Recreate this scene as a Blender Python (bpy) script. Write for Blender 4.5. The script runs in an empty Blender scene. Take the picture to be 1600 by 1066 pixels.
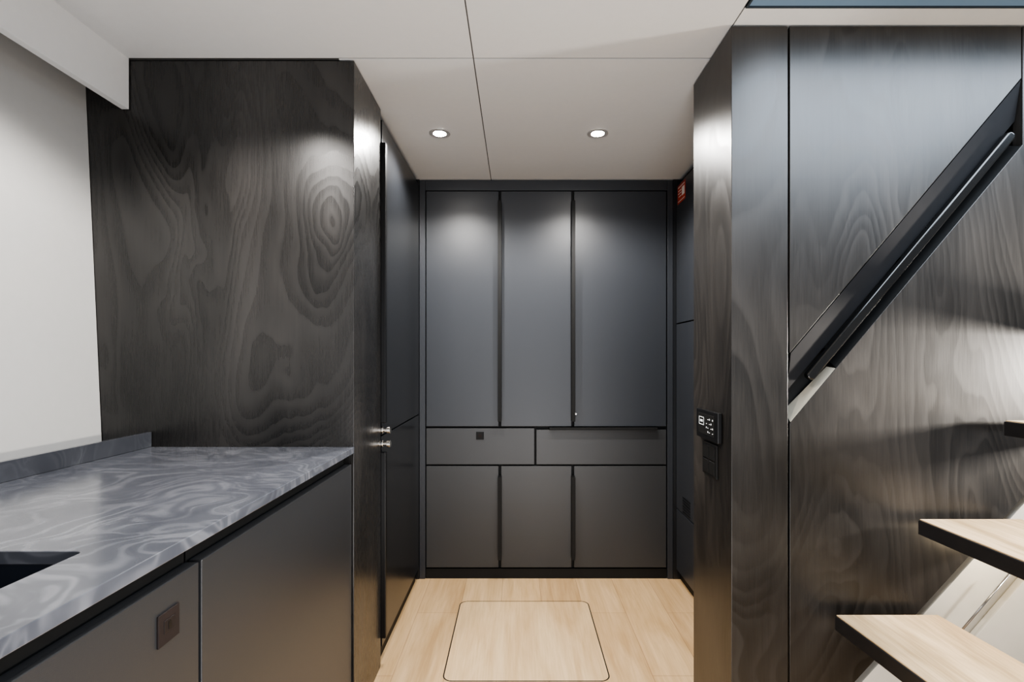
import bpy, bmesh, math, random
from mathutils import Vector, Matrix
random.seed(3)
S = bpy.context.scene
COL = S.collection
WP = {}
try:
    S.view_settings.look = 'AgX - Medium High Contrast'
except Exception as e:
    print(e)

# ------------------------------------------------------------ materials
def newmat(name):
    m = bpy.data.materials.new(name); m.use_nodes = True
    nt = m.node_tree; b = nt.nodes['Principled BSDF']
    return m, nt, b
def nd(nt, t, **kw):
    n = nt.nodes.new(t)
    for k, v in kw.items(): setattr(n, k, v)
    return n
def mapping(nt, scale, loc=(0,0,0)):
    g = nd(nt, 'ShaderNodeNewGeometry'); mp = nd(nt, 'ShaderNodeMapping')
    mp.inputs['Scale'].default_value = scale; mp.inputs['Location'].default_value = loc
    nt.links.new(g.outputs['Position'], mp.inputs['Vector'])
    return mp.outputs['Vector']
def noise(nt, vec, scale=1, detail=2, rough=.5, dist=0):
    n = nd(nt, 'ShaderNodeTexNoise')
    n.inputs['Scale'].default_value = scale; n.inputs['Detail'].default_value = detail
    n.inputs['Roughness'].default_value = rough; n.inputs['Distortion'].default_value = dist
    nt.links.new(vec, n.inputs['Vector']); return n.outputs['Fac']
def math_(nt, op, a, b=None, c=None):
    n = nd(nt, 'ShaderNodeMath', operation=op)
    for i, v in enumerate((a, b, c)):
        if v is None: continue
        if isinstance(v, (int, float)): n.inputs[i].default_value = v
        else: nt.links.new(v, n.inputs[i])
    return n.outputs[0]
def ramp(nt, fac, stops):
    r = nd(nt, 'ShaderNodeValToRGB'); e = r.color_ramp.elements
    while len(e) < len(stops): e.new(.5)
    for el, (p, c) in zip(e, stops):
        el.position = p; el.color = (*c, 1)
    nt.links.new(fac, r.inputs[0]); return r.outputs[0]
def bump(nt, b, h, s, d=.001):
    n = nd(nt, 'ShaderNodeBump'); n.inputs['Strength'].default_value = s; n.inputs['Distance'].default_value = d
    nt.links.new(h, n.inputs['Height']); nt.links.new(n.outputs[0], b.inputs['Normal'])

def plain(name, col, rough=.5, metal=0, var=.06, nscale=40, spec=.5, bmp=0):
    m, nt, b = newmat(name)
    v = mapping(nt, (1,1,1)); f = noise(nt, v, nscale, 3)
    c = ramp(nt, f, [(.3, tuple(x*(1-var) for x in col)), (.7, tuple(min(1,x*(1+var)) for x in col))])
    nt.links.new(c, b.inputs['Base Color'])
    b.inputs['Roughness'].default_value = rough; b.inputs['Metallic'].default_value = metal
    b.inputs['Specular IOR Level'].default_value = spec
    if bmp: bump(nt, b, noise(nt, v, 900, 1), bmp)
    return m
def emis(name, col, s):
    m, nt, b = newmat(name)
    b.inputs['Base Color'].default_value = (*col, 1)
    b.inputs['Emission Color'].default_value = (*col, 1); b.inputs['Emission Strength'].default_value = s
    return m

def walnut(name, loc, dark, light, rough=.30, rings=30, knots=(), lineamt=.24, spec=.6):
    m, nt, b = newmat(name)
    v = mapping(nt, (1.9, 1.9, .62), loc)
    A = noise(nt, v, 1.0, 1.8, .42, 1.1)
    g = nd(nt, 'ShaderNodeNewGeometry'); sp = nd(nt, 'ShaderNodeSeparateXYZ'); nt.links.new(g.outputs['Position'], sp.inputs[0])
    A = math_(nt, 'MULTIPLY_ADD', math_(nt, 'ADD', sp.outputs[0], sp.outputs[1]), .10, A)
    wx_ = math_(nt, 'MULTIPLY_ADD', noise(nt, mapping(nt, (6, 6, 3.2), (1, 5, 2)), 1, 2), .20, -.10)
    for (kx, kz, wx, wz, amp) in knots:
        dx = math_(nt, 'DIVIDE', math_(nt, 'ADD', math_(nt, 'SUBTRACT', sp.outputs[0], kx), wx_), wx)
        dz = math_(nt, 'DIVIDE', math_(nt, 'ADD', math_(nt, 'SUBTRACT', sp.outputs[2], kz), wx_), wz)
        d2 = math_(nt, 'ADD', math_(nt, 'MULTIPLY', dx, dx), math_(nt, 'MULTIPLY', dz, dz))
        bmpv = math_(nt, 'EXPONENT', math_(nt, 'MULTIPLY', d2, -1.0))
        A = math_(nt, 'MULTIPLY_ADD', bmpv, amp, A)
    fw = noise(nt, mapping(nt, (18, 18, 1.8)), 1, 2)
    A2 = math_(nt, 'MULTIPLY_ADD', fw, .026, A)
    A2 = math_(nt, 'MULTIPLY_ADD', math_(nt, 'SINE', math_(nt, 'MULTIPLY', A2, 21.0)), .016, A2)
    fr = math_(nt, 'FRACT', math_(nt, 'MULTIPLY', A2, float(rings)))
    ring = math_(nt, 'MULTIPLY', math_(nt, 'POWER', fr, 1.8), math_(nt, 'SUBTRACT', 1.0, math_(nt, 'POWER', fr, 10.0)))
    fr2 = math_(nt, 'SINE', math_(nt, 'MULTIPLY', A2, 27.0))
    amt = noise(nt, mapping(nt, (3.0, 3.0, 1.0), (3, 9, 5)), 1, 2)
    amt = math_(nt, 'MINIMUM', math_(nt, 'MAXIMUM', math_(nt, 'MULTIPLY_ADD', amt, 3.5, -1.15), 0.30), 1.0)
    ring = math_(nt, 'MULTIPLY', ring, amt)
    fib = noise(nt, mapping(nt, (400, 400, 10)), 1, 3, .6)
    pore = noise(nt, mapping(nt, (110, 110, 4)), 1, 3, .6, .3)
    big = noise(nt, mapping(nt, (2.6, 2.6, 1.0), (7, 2, 1)), 1, 3, .5, .8)
    f = math_(nt, 'MULTIPLY', ring, lineamt)
    f = math_(nt, 'MULTIPLY_ADD', math_(nt, 'MULTIPLY', fr2, amt), lineamt*.28, f)
    f = math_(nt, 'MULTIPLY_ADD', fib, .18, f)
    f = math_(nt, 'MULTIPLY_ADD', pore, .14, f)
    f = math_(nt, 'MULTIPLY_ADD', big, .70, f)
    c = ramp(nt, f, [(.36, dark), (.86, light)])
    nt.links.new(c, b.inputs['Base Color'])
    r = math_(nt, 'MULTIPLY_ADD', fib, .12, rough - .06)
    r = math_(nt, 'MULTIPLY_ADD', ring, .08, r)
    nt.links.new(r, b.inputs['Roughness'])
    b.inputs['Specular IOR Level'].default_value = spec
    bump(nt, b, math_(nt, 'MULTIPLY_ADD', fib, .7, math_(nt, 'MULTIPLY', ring, .3)), .18, .0005)
    return m
def oak(name, planks=True, a=(.50,.34,.20), c2=(.72,.53,.35)):
    m, nt, b = newmat(name)
    g1 = noise(nt, mapping(nt, (11, 1.5, 11)), 1, 4, .55, 1.2)
    g2 = noise(nt, mapping(nt, (150, 6, 150)), 1, 3, .6)
    g3 = noise(nt, mapping(nt, (38, 2.6, 38)), 1, 3, .5, .8)
    f = math_(nt, 'MULTIPLY_ADD', g2, .24, math_(nt, 'MULTIPLY', g1, .48))
    f = math_(nt, 'MULTIPLY_ADD', g3, .28, f)
    c = ramp(nt, f, [(.36, a), (.63, c2)])
    if planks:
        g = nd(nt, 'ShaderNodeNewGeometry'); mp = nd(nt, 'ShaderNodeMapping')
        mp.inputs['Rotation'].default_value = (0, 0, math.pi/2); mp.inputs['Location'].default_value = (.62, .075, 0)
        nt.links.new(g.outputs['Position'], mp.inputs['Vector'])
        br = nd(nt, 'ShaderNodeTexBrick'); br.offset = .37
        br.inputs['Scale'].default_value = 1; br.inputs['Brick Width'].default_value = 1.25
        br.inputs['Row Height'].default_value = .19; br.inputs['Mortar Size'].default_value = .0010
        br.inputs['Color1'].default_value = (1,1,1,1); br.inputs['Color2'].default_value = (.86,.83,.80,1)
        br.inputs['Mortar'].default_value = (.50,.43,.37,1)
        nt.links.new(mp.outputs[0], br.inputs['Vector'])
        mx = nd(nt, 'ShaderNodeMix', data_type='RGBA', blend_type='MULTIPLY'); mx.inputs[0].default_value = 1
        nt.links.new(c, mx.inputs[6]); nt.links.new(br.outputs['Color'], mx.inputs[7]); c = mx.outputs[2]
    nt.links.new(c, b.inputs['Base Color']); b.inputs['Roughness'].default_value = .5
    bump(nt, b, g2, .15, .0005)
    return m
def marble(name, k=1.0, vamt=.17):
    m, nt, b = newmat(name)
    g = nd(nt, 'ShaderNodeNewGeometry')
    w = nd(nt, 'ShaderNodeTexNoise'); w.inputs['Scale'].default_value = 2.4; w.inputs['Detail'].default_value = 2
    nt.links.new(g.outputs['Position'], w.inputs['Vector'])
    sc = nd(nt, 'ShaderNodeVectorMath', operation='SCALE'); sc.inputs['Scale'].default_value = .9
    nt.links.new(w.outputs['Color'], sc.inputs[0])
    ad = nd(nt, 'ShaderNodeVectorMath', operation='ADD')
    nt.links.new(g.outputs['Position'], ad.inputs[0]); nt.links.new(sc.outputs[0], ad.inputs[1])
    mp = nd(nt, 'ShaderNodeMapping'); mp.inputs['Scale'].default_value = (1.9, 3.2, 2)
    mp.inputs['Rotation'].default_value = (0, 0, -.35)
    nt.links.new(ad.outputs[0], mp.inputs['Vector'])
    n1 = noise(nt, mp.outputs[0], 1.7, 3, .45, .9)
    n2 = noise(nt, mp.outputs[0], 1.2, 3, .5, 1.2)
    n3 = noise(nt, ad.outputs[0], 5, 4, .5, .8)
    kk = math_(nt, 'MULTIPLY_ADD', math_(nt, 'SINE', math_(nt, 'MULTIPLY', n1, 50.0)), .5, .5)
    vein = math_(nt, 'POWER', kk, 1.7)
    f = math_(nt, 'MULTIPLY_ADD', vein, vamt, math_(nt, 'MULTIPLY', n2, .48))
    f = math_(nt, 'MULTIPLY_ADD', n3, .35, f)
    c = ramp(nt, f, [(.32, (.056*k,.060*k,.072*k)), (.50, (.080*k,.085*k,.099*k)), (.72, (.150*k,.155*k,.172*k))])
    nt.links.new(c, b.inputs['Base Color']); b.inputs['Roughness'].default_value = .2
    return m

KL = ((-1.02,1.42,.065,.20,.11), (-.60,1.55,.075,.17,.08), (-.80,1.08,.12,.24,.10), (-.80,1.78,.14,.18,-.09), (-1.2,1.15,.07,.22,-.08))
KR = ((.90,1.55,.08,.30,.07), (1.12,1.75,.07,.2,-.06), (.95,.80,.09,.32,.07), (1.25,1.15,.09,.3,-.07))
M_walL = walnut('walnut_dark', (1.3, 0, .4), (.0032,.0030,.0029), (.038,.0355,.0335), .27, 31, KL, .20)
M_walR = walnut('walnut_grey', (4.1, 2.0, 1.7), (.0033,.0029,.0026), (.043,.038,.0335), .34, 29, KR, .20, .5)
M_oak = oak('oak_floor', True, (.50,.32,.15), (.71,.50,.285)); M_hatch = oak('oak_hatch', False, (.53,.345,.17), (.73,.53,.315))
M_tread = oak('oak_tread', False, (.34,.225,.11), (.74,.54,.33))
M_mar = marble('marbled_solid_surface')
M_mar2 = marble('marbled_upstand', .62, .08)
M_ceil = plain('ceiling_white', (.64,.645,.65), .5, var=.01, bmp=.08)
M_white = plain('wall_white', (.45,.447,.437), .6, var=.012)
M_cab = plain('cabinet_charcoal', (.027,.030,.036), .36, var=.05, nscale=500, bmp=.15)
M_cab_bounce = plain('cabinet_charcoal_bounce', (.032,.033,.035), .38, var=.05, nscale=500, bmp=.15)  # charcoal tinted warmer to paint in bounce from the floor
M_cabw = plain('cabinet_graphite', (.023,.024,.026), .36, var=.05, nscale=500, bmp=.15)
M_cabd = plain('cabinet_black', (.011,.012,.014), .28, var=.05, nscale=500)
M_blk = plain('black_metal', (.004,.004,.0045), .35, var=.1, spec=.35)
M_rail = plain('rail_black', (.0025,.0025,.0025), .16, var=.1, spec=.6)
M_blkm = plain('black_matte', (.005,.005,.005), .6, var=.1, spec=.3)
M_rec = plain('recess_charcoal', (.007,.007,.008), .65, var=.1, spec=.2)
M_joint = plain('joint_grey', (.10,.097,.094), .8, var=.05, spec=.1)
M_edge = plain('black_stained_edge', (.007,.006,.006), .45, var=.2)
M_cream = plain('cream_laminate', (.52,.50,.45), .5, var=.02)
M_chr = plain('polished_chrome', (.75,.72,.68), .15, 1, var=.03)
M_rodm = plain('rod_steel', (.30,.29,.28), .3, 1, var=.03)
M_rim = plain('brushed_rim', (.62,.61,.60), .4, .6, var=.03)
M_brz = plain('bronze_lock', (.016,.011,.010), .6, 0, var=.1, spec=.2)
M_brz2 = plain('bronze_inset', (.010,.007,.007), .5, 0, var=.1, spec=.3)
M_sink = plain('sink_composite', (.008,.011,.018), .4, var=.1)
M_red = plain('red_sticker', (.42,.045,.02), .5, var=.05)
M_wht = plain('white_print', (.75,.72,.68), .5, var=.02)
M_icon = emis('icon_white', (.7,.73,.75), .25)
M_lens = emis('lamp_lens', (1,.95,.88), 260)
M_glass = emis('sky_glass', (.085,.125,.17), .8)
M_frame = plain('skylight_frame', (.03,.04,.05), .4, var=.05)
M_lip_lit = plain('recess_lip_lit_beige', (.34,.31,.25), .45, var=.04)  # beige paints light caught at the low end of the recess lip

# ------------------------------------------------------------ helpers
def finish(o, wp, mat, parent, kind=None, label=None, cat=None, group=None):
    WP[o.name] = Vector(wp)
    if parent is not None:
        o.parent = parent; o.location = Vector(wp) - WP[parent.name]
    else: o.location = wp
    if mat: o.data.materials.append(mat)
    if kind: o['kind'] = kind
    if label: o['label'] = label
    if cat: o['category'] = cat
    if group: o['group'] = group
    COL.objects.link(o); return o
def root(name, loc, label, cat, group=None):
    o = bpy.data.objects.new(name, None); o.empty_display_size = .1
    return finish(o, loc, None, None, None, label, cat, group)
def from_bm(name, bm, mat, parent=None, bevel=0, seg=2, smooth=False, **kw):
    bmesh.ops.recalc_face_normals(bm, faces=bm.faces)
    xs = [v.co for v in bm.verts]
    mn = Vector((min(c[i] for c in xs) for i in range(3))); mx = Vector((max(c[i] for c in xs) for i in range(3)))
    c = (mn+mx)/2
    for v in bm.verts: v.co -= c
    me = bpy.data.meshes.new(name); bm.to_mesh(me); bm.free()
    if smooth:
        for p in me.polygons: p.use_smooth = True
    o = bpy.data.objects.new(name, me)
    finish(o, c, mat, parent, **kw)
    if bevel:
        md = o.modifiers.new('bevel', 'BEVEL'); md.width = bevel; md.segments = seg; md.limit_method = 'ANGLE'
        md.angle_limit = math.radians(40)
    return o
def addbox(bm, b):
    x0,x1,y0,y1,z0,z1 = b
    v = [bm.verts.new((x,y,z)) for x in (x0,x1) for y in (y0,y1) for z in (z0,z1)]
    for f in ((0,1,3,2),(4,6,7,5),(0,4,5,1),(2,3,7,6),(0,2,6,4),(1,5,7,3)):
        bm.faces.new([v[i] for i in f])
def boxes(name, bl, mat, parent=None, bevel=0, **kw):
    bm = bmesh.new()
    for b in bl: addbox(bm, b)
    return from_bm(name, bm, mat, parent, bevel, **kw)
def box(name, x0,x1,y0,y1,z0,z1, mat, parent=None, bevel=.001, **kw):
    return boxes(name, [(x0,x1,y0,y1,z0,z1)], mat, parent, bevel, **kw)
def addprism(bm, pts, axis, a, b):
    def P(u, v, w):
        return {'y': (u, w, v), 'z': (u, v, w), 'x': (w, u, v)}[axis]
    l0 = [bm.verts.new(P(u, v, a)) for u, v in pts]; l1 = [bm.verts.new(P(u, v, b)) for u, v in pts]
    bm.faces.new(l0); bm.faces.new(l1[::-1])
    n = len(pts)
    for i in range(n): bm.faces.new((l0[i], l0[(i+1)%n], l1[(i+1)%n], l1[i]))
def prism(name, pts, axis, a, b, mat, parent=None, bevel=0, **kw):
    bm = bmesh.new(); addprism(bm, pts, axis, a, b)
    return from_bm(name, bm, mat, parent, bevel, **kw)
def rrect(x0,x1,y0,y1,r,n=6):
    out = []
    for cx, cy, a in ((x1-r,y1-r,0),(x0+r,y1-r,90),(x0+r,y0+r,180),(x1-r,y0+r,270)):
        for i in range(n+1):
            t = math.radians(a + 90*i/n); out.append((cx+r*math.cos(t), cy+r*math.sin(t)))
    return out
def addplate(bm, outer, inner, z0, z1):
    top = []
    for z in (z0, z1):
        es = []; loops = []
        for lp in (outer, inner):
            vs = [bm.verts.new((x, y, z)) for x, y in lp]
            for i in range(len(vs)): es.append(bm.edges.new((vs[i], vs[(i+1)%len(vs)])))
            loops.append(vs)
        bmesh.ops.triangle_fill(bm, use_beauty=True, edges=es); top.append(loops)
    for k in (0, 1):
        a, b = top[0][k], top[1][k]; n = len(a)
        for i in range(n): bm.faces.new((a[i], a[(i+1)%n], b[(i+1)%n], b[i]))
def cyl(name, c, r, h, axis, mat, parent=None, r2=None, seg=32, smooth=True, **kw):
    bm = bmesh.new()
    bmesh.ops.create_cone(bm, cap_ends=True, segments=seg, radius1=r, radius2=r if r2 is None else r2, depth=h)
    R = {'z': Matrix.Identity(4), 'x': Matrix.Rotation(math.pi/2, 4, 'Y'), 'y': Matrix.Rotation(-math.pi/2, 4, 'X')}[axis]
    bmesh.ops.transform(bm, matrix=Matrix.Translation(c) @ R, verts=bm.verts)
    return from_bm(name, bm, mat, parent, .0008, **kw)

# ------------------------------------------------------------ room shell
H = 2.10
bm = bmesh.new()
FX0, FX1, FY0, FY1 = -1.40, 2.3, -1.6, 3.1
addplate(bm, [(FX0,FY0),(FX1,FY0),(FX1,FY1),(FX0,FY1)], rrect(-.2712,.3382,1.8368,2.4452,.0355), -.03, 0)
from_bm('floor', bm, M_oak, kind='structure', label='light oak plank floor with a flush access hatch')
box('trim_5', -.45,.50,1.7,2.6,-.05,-.031, M_blkm, kind='structure', label='black under-floor tray below the hatch')
hb = root('floor_hatch', (.0335,2.141,-.03), 'square light oak floor access hatch with rounded corners', 'hatch')
prism('hatch_panel', rrect(-.2665,.3335,1.8415,2.4405,.032), 'z', -.028, 0, M_hatch, hb)
bm = bmesh.new()
addplate(bm, rrect(-.2710,.3380,1.8370,2.4450,.0353), rrect(-.2667,.3337,1.8413,2.4407,.0322), -.02, .0002)
from_bm('hatch_seal', bm, M_blkm, hb)

g = .0020
bm = bmesh.new()
for b in ((-1.217,-.137-g,-1.6,1.602,H,H+.02), (-.137+g,.607,-1.6,1.602,H,H+.02),
          (-.56,-.137-g,1.609,3.1,H,H+.02), (-.137+g,.9,1.609,3.1,H,H+.02),
          (.611,2.3,1.376,1.50,H,H+.02), (.611,2.3,-1.6,.25,H,H+.02)):
    addbox(bm, b)
from_bm('ceiling', bm, M_ceil, kind='structure', label='off-white ceiling panels with thin joints')
boxes('trim_6', [(-1.40,.607,-1.6,1.66,H+.003,H+.04),(-.6,.9,1.66,3.1,H+.003,H+.04),(.607,2.3,1.376,1.66,H+.003,H+.04)], M_joint, kind='structure', label='grey backing in ceiling joints')
w = boxes('window_1', [(.612,.618,.26,1.372,H-.002,H+.06),(.618,2.2,1.368,1.372,H-.002,H+.06),(.618,2.2,.26,.28,H+.001,H+.06),(2.18,2.2,.28,1.368,H+.001,H+.06)], M_frame,
          kind='structure', label='overhead skylight with dark frame above the stairs')
box('window_pane', .6185,2.18,.28,1.3675,H+.002,H+.012, M_glass, w, 0)
box('trim_1', -1.24,-1.2175,-1.6,1.606,1.941,H+.002, M_ceil, kind='structure', label='white pelmet board below ceiling edge')
prism('wall_left', [(-1.298,0),(-1.304,.88),(-1.360,H+.02),(-1.40,H+.02),(-1.40,0)], 'y', -1.6, 1.608, M_white, kind='structure', label='smooth off-white side wall')
bm = bmesh.new()
addprism(bm, [(-1.41,1.61),(-.513,1.61),(-.513,1.925),(-.535,1.925),(-.535,1.64),(-1.41,1.64)], 'z', 0, 2.096)
from_bm('wall_partition', bm, M_walL, bevel=.0015, kind='structure', label='dark stained walnut veneer partition')
boxes('wall_back', [(-1.3,1.2,3.12,3.15,0,H+.02)], M_blkm, kind='structure', label='black wall behind built-in cabinets')

# right walnut wall
YR = 1.44
def U(px, py): return ((px-808)*YR/800, 1.16-(py-560)*YR/800)
ZT = 2.094
bm = bmesh.new()
addprism(bm, [(.603,YR),(.7615,YR),(.7615,YR+.03),(.633,YR+.03),(.633,1.75),(.603,1.75)], 'z', 0, ZT)
top = lambda px: (U(px,0)[0], ZT)
addprism(bm, [top(1234), top(1596), U(1596,122), U(1234,552)], 'y', YR, YR+.03)
addprism(bm, [U(1234,662), U(1598,226), top(1598), top(1960), U(1960,379), U(1234,1178)], 'y', YR, YR+.03)
from_bm('wall_stair', bm, M_walR, bevel=.0012, kind='structure', label='dark walnut veneer wall beside the stairs with a diagonal handrail recess')
boxes('wall_right', [(.90,2.3,1.76,1.79,0,H),(.92,.95,1.79,3.12,0,H)], M_blkm, kind='structure', label='black service wall behind the stair panelling')
boxes('trim_7', [(-.60,-.5135,2.6875,2.7115,0,2.099),(.8195,.915,2.6875,2.7115,0,2.099)], M_cabd, kind='structure', label='black filler strips added to block light leaks beside the built-in cabinet')  # added to close gaps where world light leaked in
bm = bmesh.new()
addprism(bm, [U(1225,500), U(1612,80), U(1612,260), U(1225,700)], 'y', YR+.055, YR+.065)
from_bm('trim_2', bm, M_blkm, kind='structure', label='matte black back of the handrail recess')
def quadprism(name, A, B, C, D, t, mat, **kw):
    bm = bmesh.new(); P = [Vector(p) for p in (A,B,C,D)]
    n = (P[1]-P[0]).cross(P[3]-P[0]).normalized()*t
    a = [bm.verts.new(p) for p in P]; b = [bm.verts.new(p+n) for p in P]
    bm.faces.new(a); bm.faces.new(b[::-1])
    for i in range(4): bm.faces.new((a[i],a[(i+1)%4],b[(i+1)%4],b[i]))
    return from_bm(name, bm, mat, **kw)
def P3(px, py, y): u = U(px, py); return (u[0], y, u[1])
quadprism('trim_3', P3(1236,660,YR+.002), P3(1306,576,YR+.002), P3(1302,574,YR+.03), P3(1240,645,YR+.053), .002, M_lip_lit, kind='structure', label='bevelled lower end of the recess, beige painted in for caught light')
quadprism('trim_8', P3(1307,575,YR+.002), P3(1596,229,YR+.002), P3(1596,216,YR+.053), P3(1307,560,YR+.053), .002, M_blkm, kind='structure', label='black lower lip of the recess')
quadprism('trim_4', P3(1236,552,YR+.004), P3(1596,124,YR+.004), P3(1596,184,YR+.022), P3(1236,610,YR+.022), -.002, M_rec, kind='structure', label='charcoal sloped upper face of the recess')

# handrail
hr = root('handrail', P3(1420,403,YR+.05), 'black diagonal handrail bar set in a wall recess beside stairs', 'handrail')
a = Vector(P3(1264,592,YR-.004)); b = Vector(P3(1583,208,YR-.004))
d = (b-a); L = d.length; d.normalize()
bm = bmesh.new(); pts = rrect(0, L, -.013, .013, .011, 8)
up = Vector((-d.z, 0, d.x))
f0 = [bm.verts.new(a + d*u + up*v) for u, v in pts]; f1 = [bm.verts.new(a + d*u + up*v + Vector((0,.022,0))) for u, v in pts]
bm.faces.new(f0); bm.faces.new(f1[::-1])
for i in range(len(pts)): bm.faces.new((f0[i], f0[(i+1)%len(pts)], f1[(i+1)%len(pts)], f1[i]))
from_bm('rail_bar', bm, M_rail, hr, .005, 4)
for t in (.12, .5, .88):
    c = a + d*L*t - up*.002
    cyl('bracket', (c.x, YR+.037, c.z), .006, .036, 'y', M_blkm, hr)

# ------------------------------------------------------------ countertop
ct = root('countertop', (-.9,.5,.862), 'grey marbled solid-surface countertop with upstand', 'countertop')
bm = bmesh.new()
addplate(bm, [(-1.295,-.8),(-.511,-.8),(-.511,1.607),(-1.295,1.607)], rrect(-1.03,-.624,.28,.738,.012), .862, .882)
from_bm('worktop', bm, M_mar, ct, .0015)
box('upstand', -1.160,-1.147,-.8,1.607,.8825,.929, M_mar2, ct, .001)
sk = root('sink', (-.826,.509,.68), 'dark undermount sink in the countertop', 'sink')
bm = bmesh.new()
addplate(bm, rrect(-1.045,-.607,.265,.753,.02), rrect(-1.033,-.621,.277,.741,.012), .69, .861)
addprism(bm, rrect(-1.045,-.607,.265,.753,.02), 'z', .68, .69)
from_bm('sink_bowl', bm, M_sink, sk)
cyl('drain', (-.826,.509,.6935), .035, .006, 'z', M_chr, sk)

def base_unit(y0, y1, label, lock):
    r = root('base_cabinet', (-.9,(y0+y1)/2,0), label, 'cabinet')
    boxes('body', [(-1.28,-.545,y0,y0+.016,.09,.855),(-1.28,-.545,y1-.016,y1,.09,.855),(-1.28,-1.265,y0,y1,.09,.855),
                   (-1.28,-.545,y0,y1,.09,.106),(-.565,-.545,y0+.016,y1-.016,.80,.861),(-1.0,-.58,y0,y1,0,.09)], M_blkm, r)
    d = box('door', -.541,-.519,y0+.002,y1-.002,.10,.828, M_cabw, r, .0015)
    if lock:
        box('lock', -.519,-.516,.737,.783,.740,.787, M_brz, d, .0007, label='square dark bronze push lock')
        box('lock_inset', -.516,-.5152,.748,.772,.756,.775, M_brz2, d, .0005)
        boxes('lock_slot', [(-.5152,-.5148,.757,.763,.760,.771)], M_blk, d)
base_unit(.841, 1.607, 'graphite handleless base cabinet beside the walnut partition', False)
base_unit(.02, .837, 'graphite base cabinet with square bronze lock under the sink', True)
base_unit(-.8, .016, 'graphite handleless base cabinet at the end of the counter', False)

# ------------------------------------------------------------ tall cabinet in passage
tc = root('tall_cabinet', (-.85,2.31,0), 'tall matte black cabinet with long handles next to walnut partition', 'cabinet')
boxes('body', [(-1.2,-.54,1.952,1.97,0,2.09),(-1.2,-.54,2.665,2.683,0,2.09),(-1.2,-.54,1.952,2.683,2.074,2.09),(-1.2,-.56,1.97,2.665,.02,.05),
               (-1.2,-1.18,1.97,2.665,.05,2.07),(-.545,-.53,1.97,2.665,0,.055)], M_blkm, tc)
ud = box('door', -.537,-.515,1.953,2.682,.868,2.070, M_cabd, tc, .0015)
ld = box('door', -.537,-.515,1.953,2.682,.060,.863, M_cabd, tc, .0015)
box('handle', -.522,-.495,1.929,1.951,.915,1.975, M_blk, ud, .003)
box('handle', -.522,-.495,1.929,1.951,.103,.805, M_blk, ld, .003)
for par, z in ((ud,.888),(ld,.836)):
    bm = bmesh.new()
    for (xa, r, h) in ((-.511,.014,.006),(-.500,.0075,.016),(-.487,.0135,.013)):
        bmesh.ops.create_cone(bm, cap_ends=True, segments=24, radius1=r, radius2=r, depth=h,
            matrix=Matrix.Translation((xa,1.942,z)) @ Matrix.Rotation(math.pi/2,4,'Y'))
    from_bm('knob', bm, M_chr, par, .001, label='polished chrome turn knob')

# ------------------------------------------------------------ back built-in cabinet
YB = 2.69
bx = lambda px: (px-808)*YB/800
bz = lambda py: 1.16-(py-560)*YB/800
bc = root('storage_cabinet', (.15,2.9,0), 'floor-to-ceiling matte charcoal built-in cabinet with doors and drawers', 'cabinet')
boxes('body', [(-.512,.83,2.712,2.73,.0,2.095),(-.512,.83,3.08,3.1,0,2.095),(-.512,-.49,2.73,3.08,0,2.095),(.81,.83,2.73,3.08,0,2.095)], M_blkm, bc)
boxes('frame', [(-.5125,bx(664.5),YB,YB+.02,.0,2.095),(bx(1043),bx(1051.5),YB,YB+.02,.0,2.095),(bx(664.8),bx(1042.7),YB,YB+.02,bz(297.5),2.095)], M_cab, bc, .001)
box('plinth', bx(665),bx(1042.7),YB+.006,YB+.02,.0,.052, M_blkm, bc)
gapsx = [(666,779),(783,893),(897,1041)]
for k, (a_, b_) in enumerate(gapsx):
    for (t_, u_, hz, mt) in ((299,666.5,(316,658),M_cab),(728.5,887,(744,872),M_cab_bounce)):
        dr = box('door', bx(a_),bx(b_),YB,YB+.02,bz(u_),bz(t_), mt, bc, .0015)
        if k < 2:
            boxes('handle', [(bx(b_)+.0008,bx(b_+4)-.0008,YB-.002,YB+.018,bz(hz[1]),bz(hz[0])),
                             (bx(b_-.8),bx(b_+4.8),YB-.034,YB-.0015,bz(hz[1]),bz(hz[0]))], M_blkm, dr, .001)
        elif t_ == 299:
            cyl('lock', (bx(899.5),YB-.003,bz(647)), .0055, .006, 'y', M_chr, dr)
d1 = box('drawer', bx(666),bx(835),YB,YB+.02,bz(726),bz(669.5), M_cab_bounce, bc, .0015)
box('lock', bx(744),bx(756),YB-.004,YB,bz(687),bz(675), M_blkm, d1, .001)
box('lock_inset', bx(747.5),bx(752.5),YB-.0048,YB-.0041,bz(683.5),bz(678.5), M_brz, d1, 0)
d2 = box('drawer', bx(838),bx(1041),YB,YB+.02,bz(726),bz(671.8), M_cab_bounce, bc, .0015)
box('handle', bx(858),bx(1026),YB-.022,YB+.018,bz(671.5),bz(667.8), M_blkm, d2, .001)

# ------------------------------------------------------------ right passage cabinet
rc = root('tall_cabinet', (.88,2.25,0), 'narrow black tall cabinet with vent grille and red sticker', 'cabinet')
boxes('body', [(.857,.915,1.80,2.685,0,2.09)], M_blkm, rc)
ds = []
for z0, z1 in ((1.343,2.06),(.377,1.337),(.055,.371)):
    ds.append(box('door', .835,.856,1.80,2.684,z0,z1, M_cab, rc, .0015))
boxes('vent_grille', [(.8335,.8348,2.47,2.58,.385+i*.014,.392+i*.014) for i in range(6)], M_blk, ds[1])
box('safety_sticker', .8340,.8349,2.540,2.660,1.955,2.050, M_red, ds[0], 0, label='small red safety sticker with white print')
boxes('sticker_print', [(.8333,.8339,2.550,2.650,2.036,2.040),(.8333,.8339,2.550,2.650,1.965,1.968),(.8333,.8339,2.552,2.590,1.984,2.026),
        (.8333,.8339,2.60,2.648,2.018,2.022),(.8333,.8339,2.60,2.648,2.004,2.008),(.8333,.8339,2.60,2.64,1.988,1.992)], M_wht, ds[0])

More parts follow.
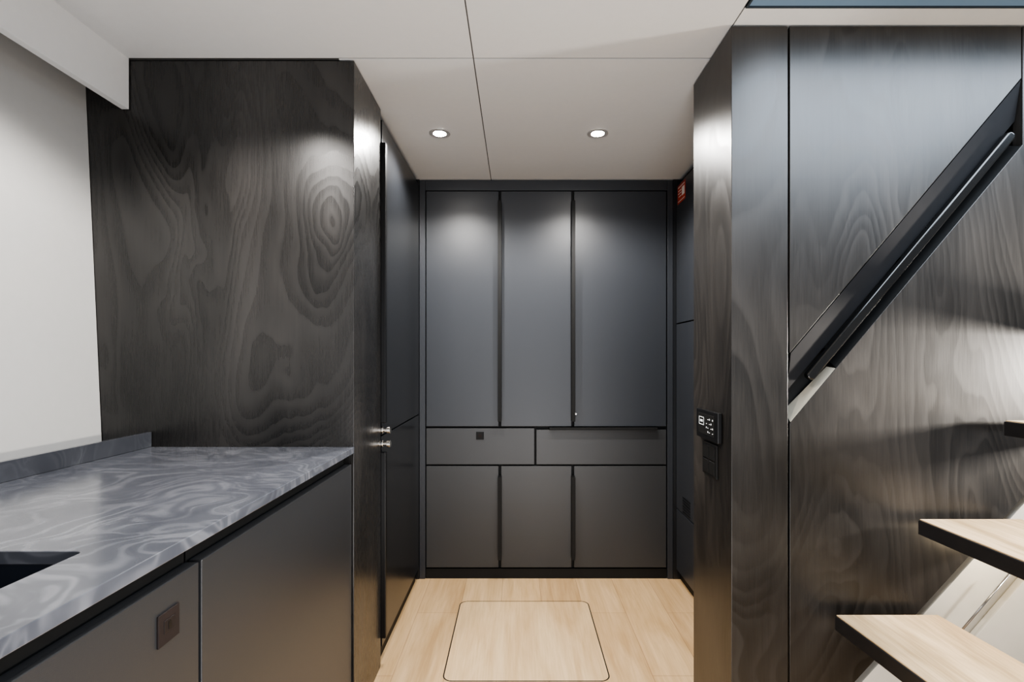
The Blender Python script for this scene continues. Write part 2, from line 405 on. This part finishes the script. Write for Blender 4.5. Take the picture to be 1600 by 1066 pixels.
# ------------------------------------------------------------ control panel + socket on pillar
cp = root('control_panel', (.595,1.582,.907), 'black wall control panel with small display icons', 'control panel')
box('housing', .588,.6025,1.502,1.680,.907,.998, M_blk, cp, .003)
box('screen', .5867,.5879,1.525,1.660,.922,.986, M_blkm, cp, .0004)
ic = []
X0, X1 = .5860, .5866
for y0,y1,z0,z1 in ((1.608,1.650,.950,.952),(1.608,1.650,.973,.975),(1.608,1.610,.950,.975),(1.648,1.650,.950,.975),(1.618,1.640,.959,.966)):
    ic.append((X0,X1,y0,y1,z0,z1))
for i in range(5):
    for j in range(4):
        if (i*2+j) % 3 != 2:
            ic.append((X0,X1,1.534+i*.0125,1.539+i*.0125,.931+j*.013,.933+j*.013+.0025*((i+j)%2)))
boxes('display_icons', ic, M_icon, cp)
sp = root('wall_switch', (.6,1.59,.79), 'black square socket and switch plate on walnut panel', 'switch')
box('plate', .597,.6025,1.535,1.650,.795,.897, M_blkm, sp, .001)
for i in range(2):
    for j in range(2):
        box('button', .5945,.5969,1.545+i*.05,1.590+i*.05,.802+j*.046,.843+j*.046, M_blkm, sp, .001)

# ------------------------------------------------------------ staircase
stc = root('staircase', (1.2,1.2,0), 'open staircase with light oak treads, black edges and cream stringer', 'staircase')
prism('stringer', [U(1240,1185), U(1960,391), U(1960,1200), U(1240,1200)], 'y', YR+.001, YR+.028, M_cream, stc)
prism('stringer_cover', [U(1330,1200), U(1960,470), U(1960,1200)], 'y', YR-.022, YR-.002, M_cream, stc, .004)
YT = 1.405
def rod(name, A, B, r, mat, parent):
    A = Vector(A); B = Vector(B); bm = bmesh.new()
    q = (B-A).to_track_quat('Z', 'Y').to_matrix().to_4x4()
    bmesh.ops.create_cone(bm, cap_ends=True, segments=16, radius1=r, radius2=r, depth=(B-A).length, matrix=Matrix.Translation((A+B)/2) @ q)
    return from_bm(name, bm, mat, parent, smooth=True)
rod('stringer_rod', P3(1480,984,YR-.032), P3(1560,890,YR-.032), .0028, M_rodm, stc)
def tread(xn, z, k, dep=.285):
    y0 = .45; dx = k*(YT-y0)
    pts = [(xn,YT),(xn+dep,YT),(xn+dep+dx,y0),(xn+dx,y0)]
    t = prism('tread', pts, 'z', z-.042, z-.003, M_edge, stc, .002, label='black-edged tread with light oak top')
    pts2 = [(xn+.004,YT-.002),(xn+dep-.004,YT-.002),(xn+dep+dx-.004,y0+.002),(xn+dx+.004,y0+.002)]
    prism('tread_surface', pts2, 'z', z-.0028, z, M_tread, t)
    bm = bmesh.new()
    bmesh.ops.create_cone(bm, cap_ends=True, segments=20, radius1=.009, radius2=.009, depth=.016,
        matrix=Matrix.Translation((xn+.20,YT+.0075,z-.02)) @ Matrix.Rotation(math.pi/2,4,'X'))
    from_bm('tread_fixing', bm, M_chr, t)
tread(.8715, .4565, .06)
tread(1.100, .719, .0)
tread(1.335, .99, .0)
tread(1.565, 1.255, .0)
tread(1.795, 1.52, .0)

# ------------------------------------------------------------ downlights
def downlight(x, y):
    r = root('ceiling_downlight', (x,y,H), 'round chrome recessed ceiling spotlight, switched on', 'ceiling light', 'recessed ceiling spotlights')
    bm = bmesh.new()
    addplate(bm, [(x+.044*math.cos(i*math.pi/20), y+.044*math.sin(i*math.pi/20)) for i in range(40)],
             [(x+.027*math.cos(i*math.pi/20), y+.027*math.sin(i*math.pi/20)) for i in range(40)], H-.004, H-.0005)
    from_bm('rim', bm, M_rim, r, .001)
    cyl('lens', (x,y,H-.002), .026, .003, 'z', M_lens, r)
    ld_ = bpy.data.lights.new('spot', 'SPOT'); ld_.energy = 72; ld_.spot_size = math.radians(152); ld_.spot_blend = .5
    ld_.color = (1,.97,.93); ld_.shadow_soft_size = .03
    lo = bpy.data.objects.new('spot', ld_); finish(lo, (x,y,H-.02), None, r)
downlight(-.323, 2.136); downlight(.336, 2.136)

def spot(x, y, e, size=120, blend=.5, col=(1,.95,.90), z=H-.02):
    l = bpy.data.lights.new('room_spot', 'SPOT'); l.energy = e; l.spot_size = math.radians(size); l.spot_blend = blend
    l.color = col; l.shadow_soft_size = .03
    o = bpy.data.objects.new('room_spot', l); o.location = (x,y,z); COL.objects.link(o)
def area(loc, rot, sx, sy, e, col, spread=180):
    l = bpy.data.lights.new('room_area', 'AREA'); l.shape = 'RECTANGLE'; l.size = sx; l.size_y = sy; l.energy = e; l.color = col
    l.spread = math.radians(spread)
    o = bpy.data.objects.new('room_area', l); o.location = loc; o.rotation_euler = rot; COL.objects.link(o)
spot(-.78, 1.10, 64, 136, .4)
spot(-.05, .85, 38, 130, .6)
area((1.35,.8,H-.01), (0,0,0), 1.2, .9, 54, (.76,.87,1))
area((0,-1.5,1.3), (math.pi/2,0,0), 2.2, 1.4, 30, (.98,.98,1))  # unseen ambient fill added behind the camera
area((.1,.25,.25), (math.pi-.55,0,0), 1.0, 1.2, 22, (.95,.97,1))  # added out-of-view fill, tilted up and back to brighten the ceiling
l = bpy.data.lights.new('stair_light', 'POINT'); l.energy = 1.1; l.color = (1,.80,.52); l.shadow_soft_size = .02
o = bpy.data.objects.new('stair_light', l); o.location = (1.30,1.33,.63); COL.objects.link(o)
area((2.25,1.0,1.12), (0,math.pi/2-.12,-.2), .12, .12, 19, (1,.93,.84), 95)

wd = bpy.data.worlds.new('World'); S.world = wd; wd.use_nodes = True
bg = wd.node_tree.nodes['Background']; bg.inputs[0].default_value = (.92,.95,1,1); bg.inputs[1].default_value = .5

# ------------------------------------------------------------ camera
cam = bpy.data.cameras.new('Camera'); cam.lens = 18; cam.sensor_width = 36
cam.shift_x = -8/1600; cam.shift_y = 27/1600; cam.clip_start = .02
co = bpy.data.objects.new('Camera', cam); co.location = (0,0,1.16); co.rotation_euler = (math.pi/2,0,0)
COL.objects.link(co); S.camera = co
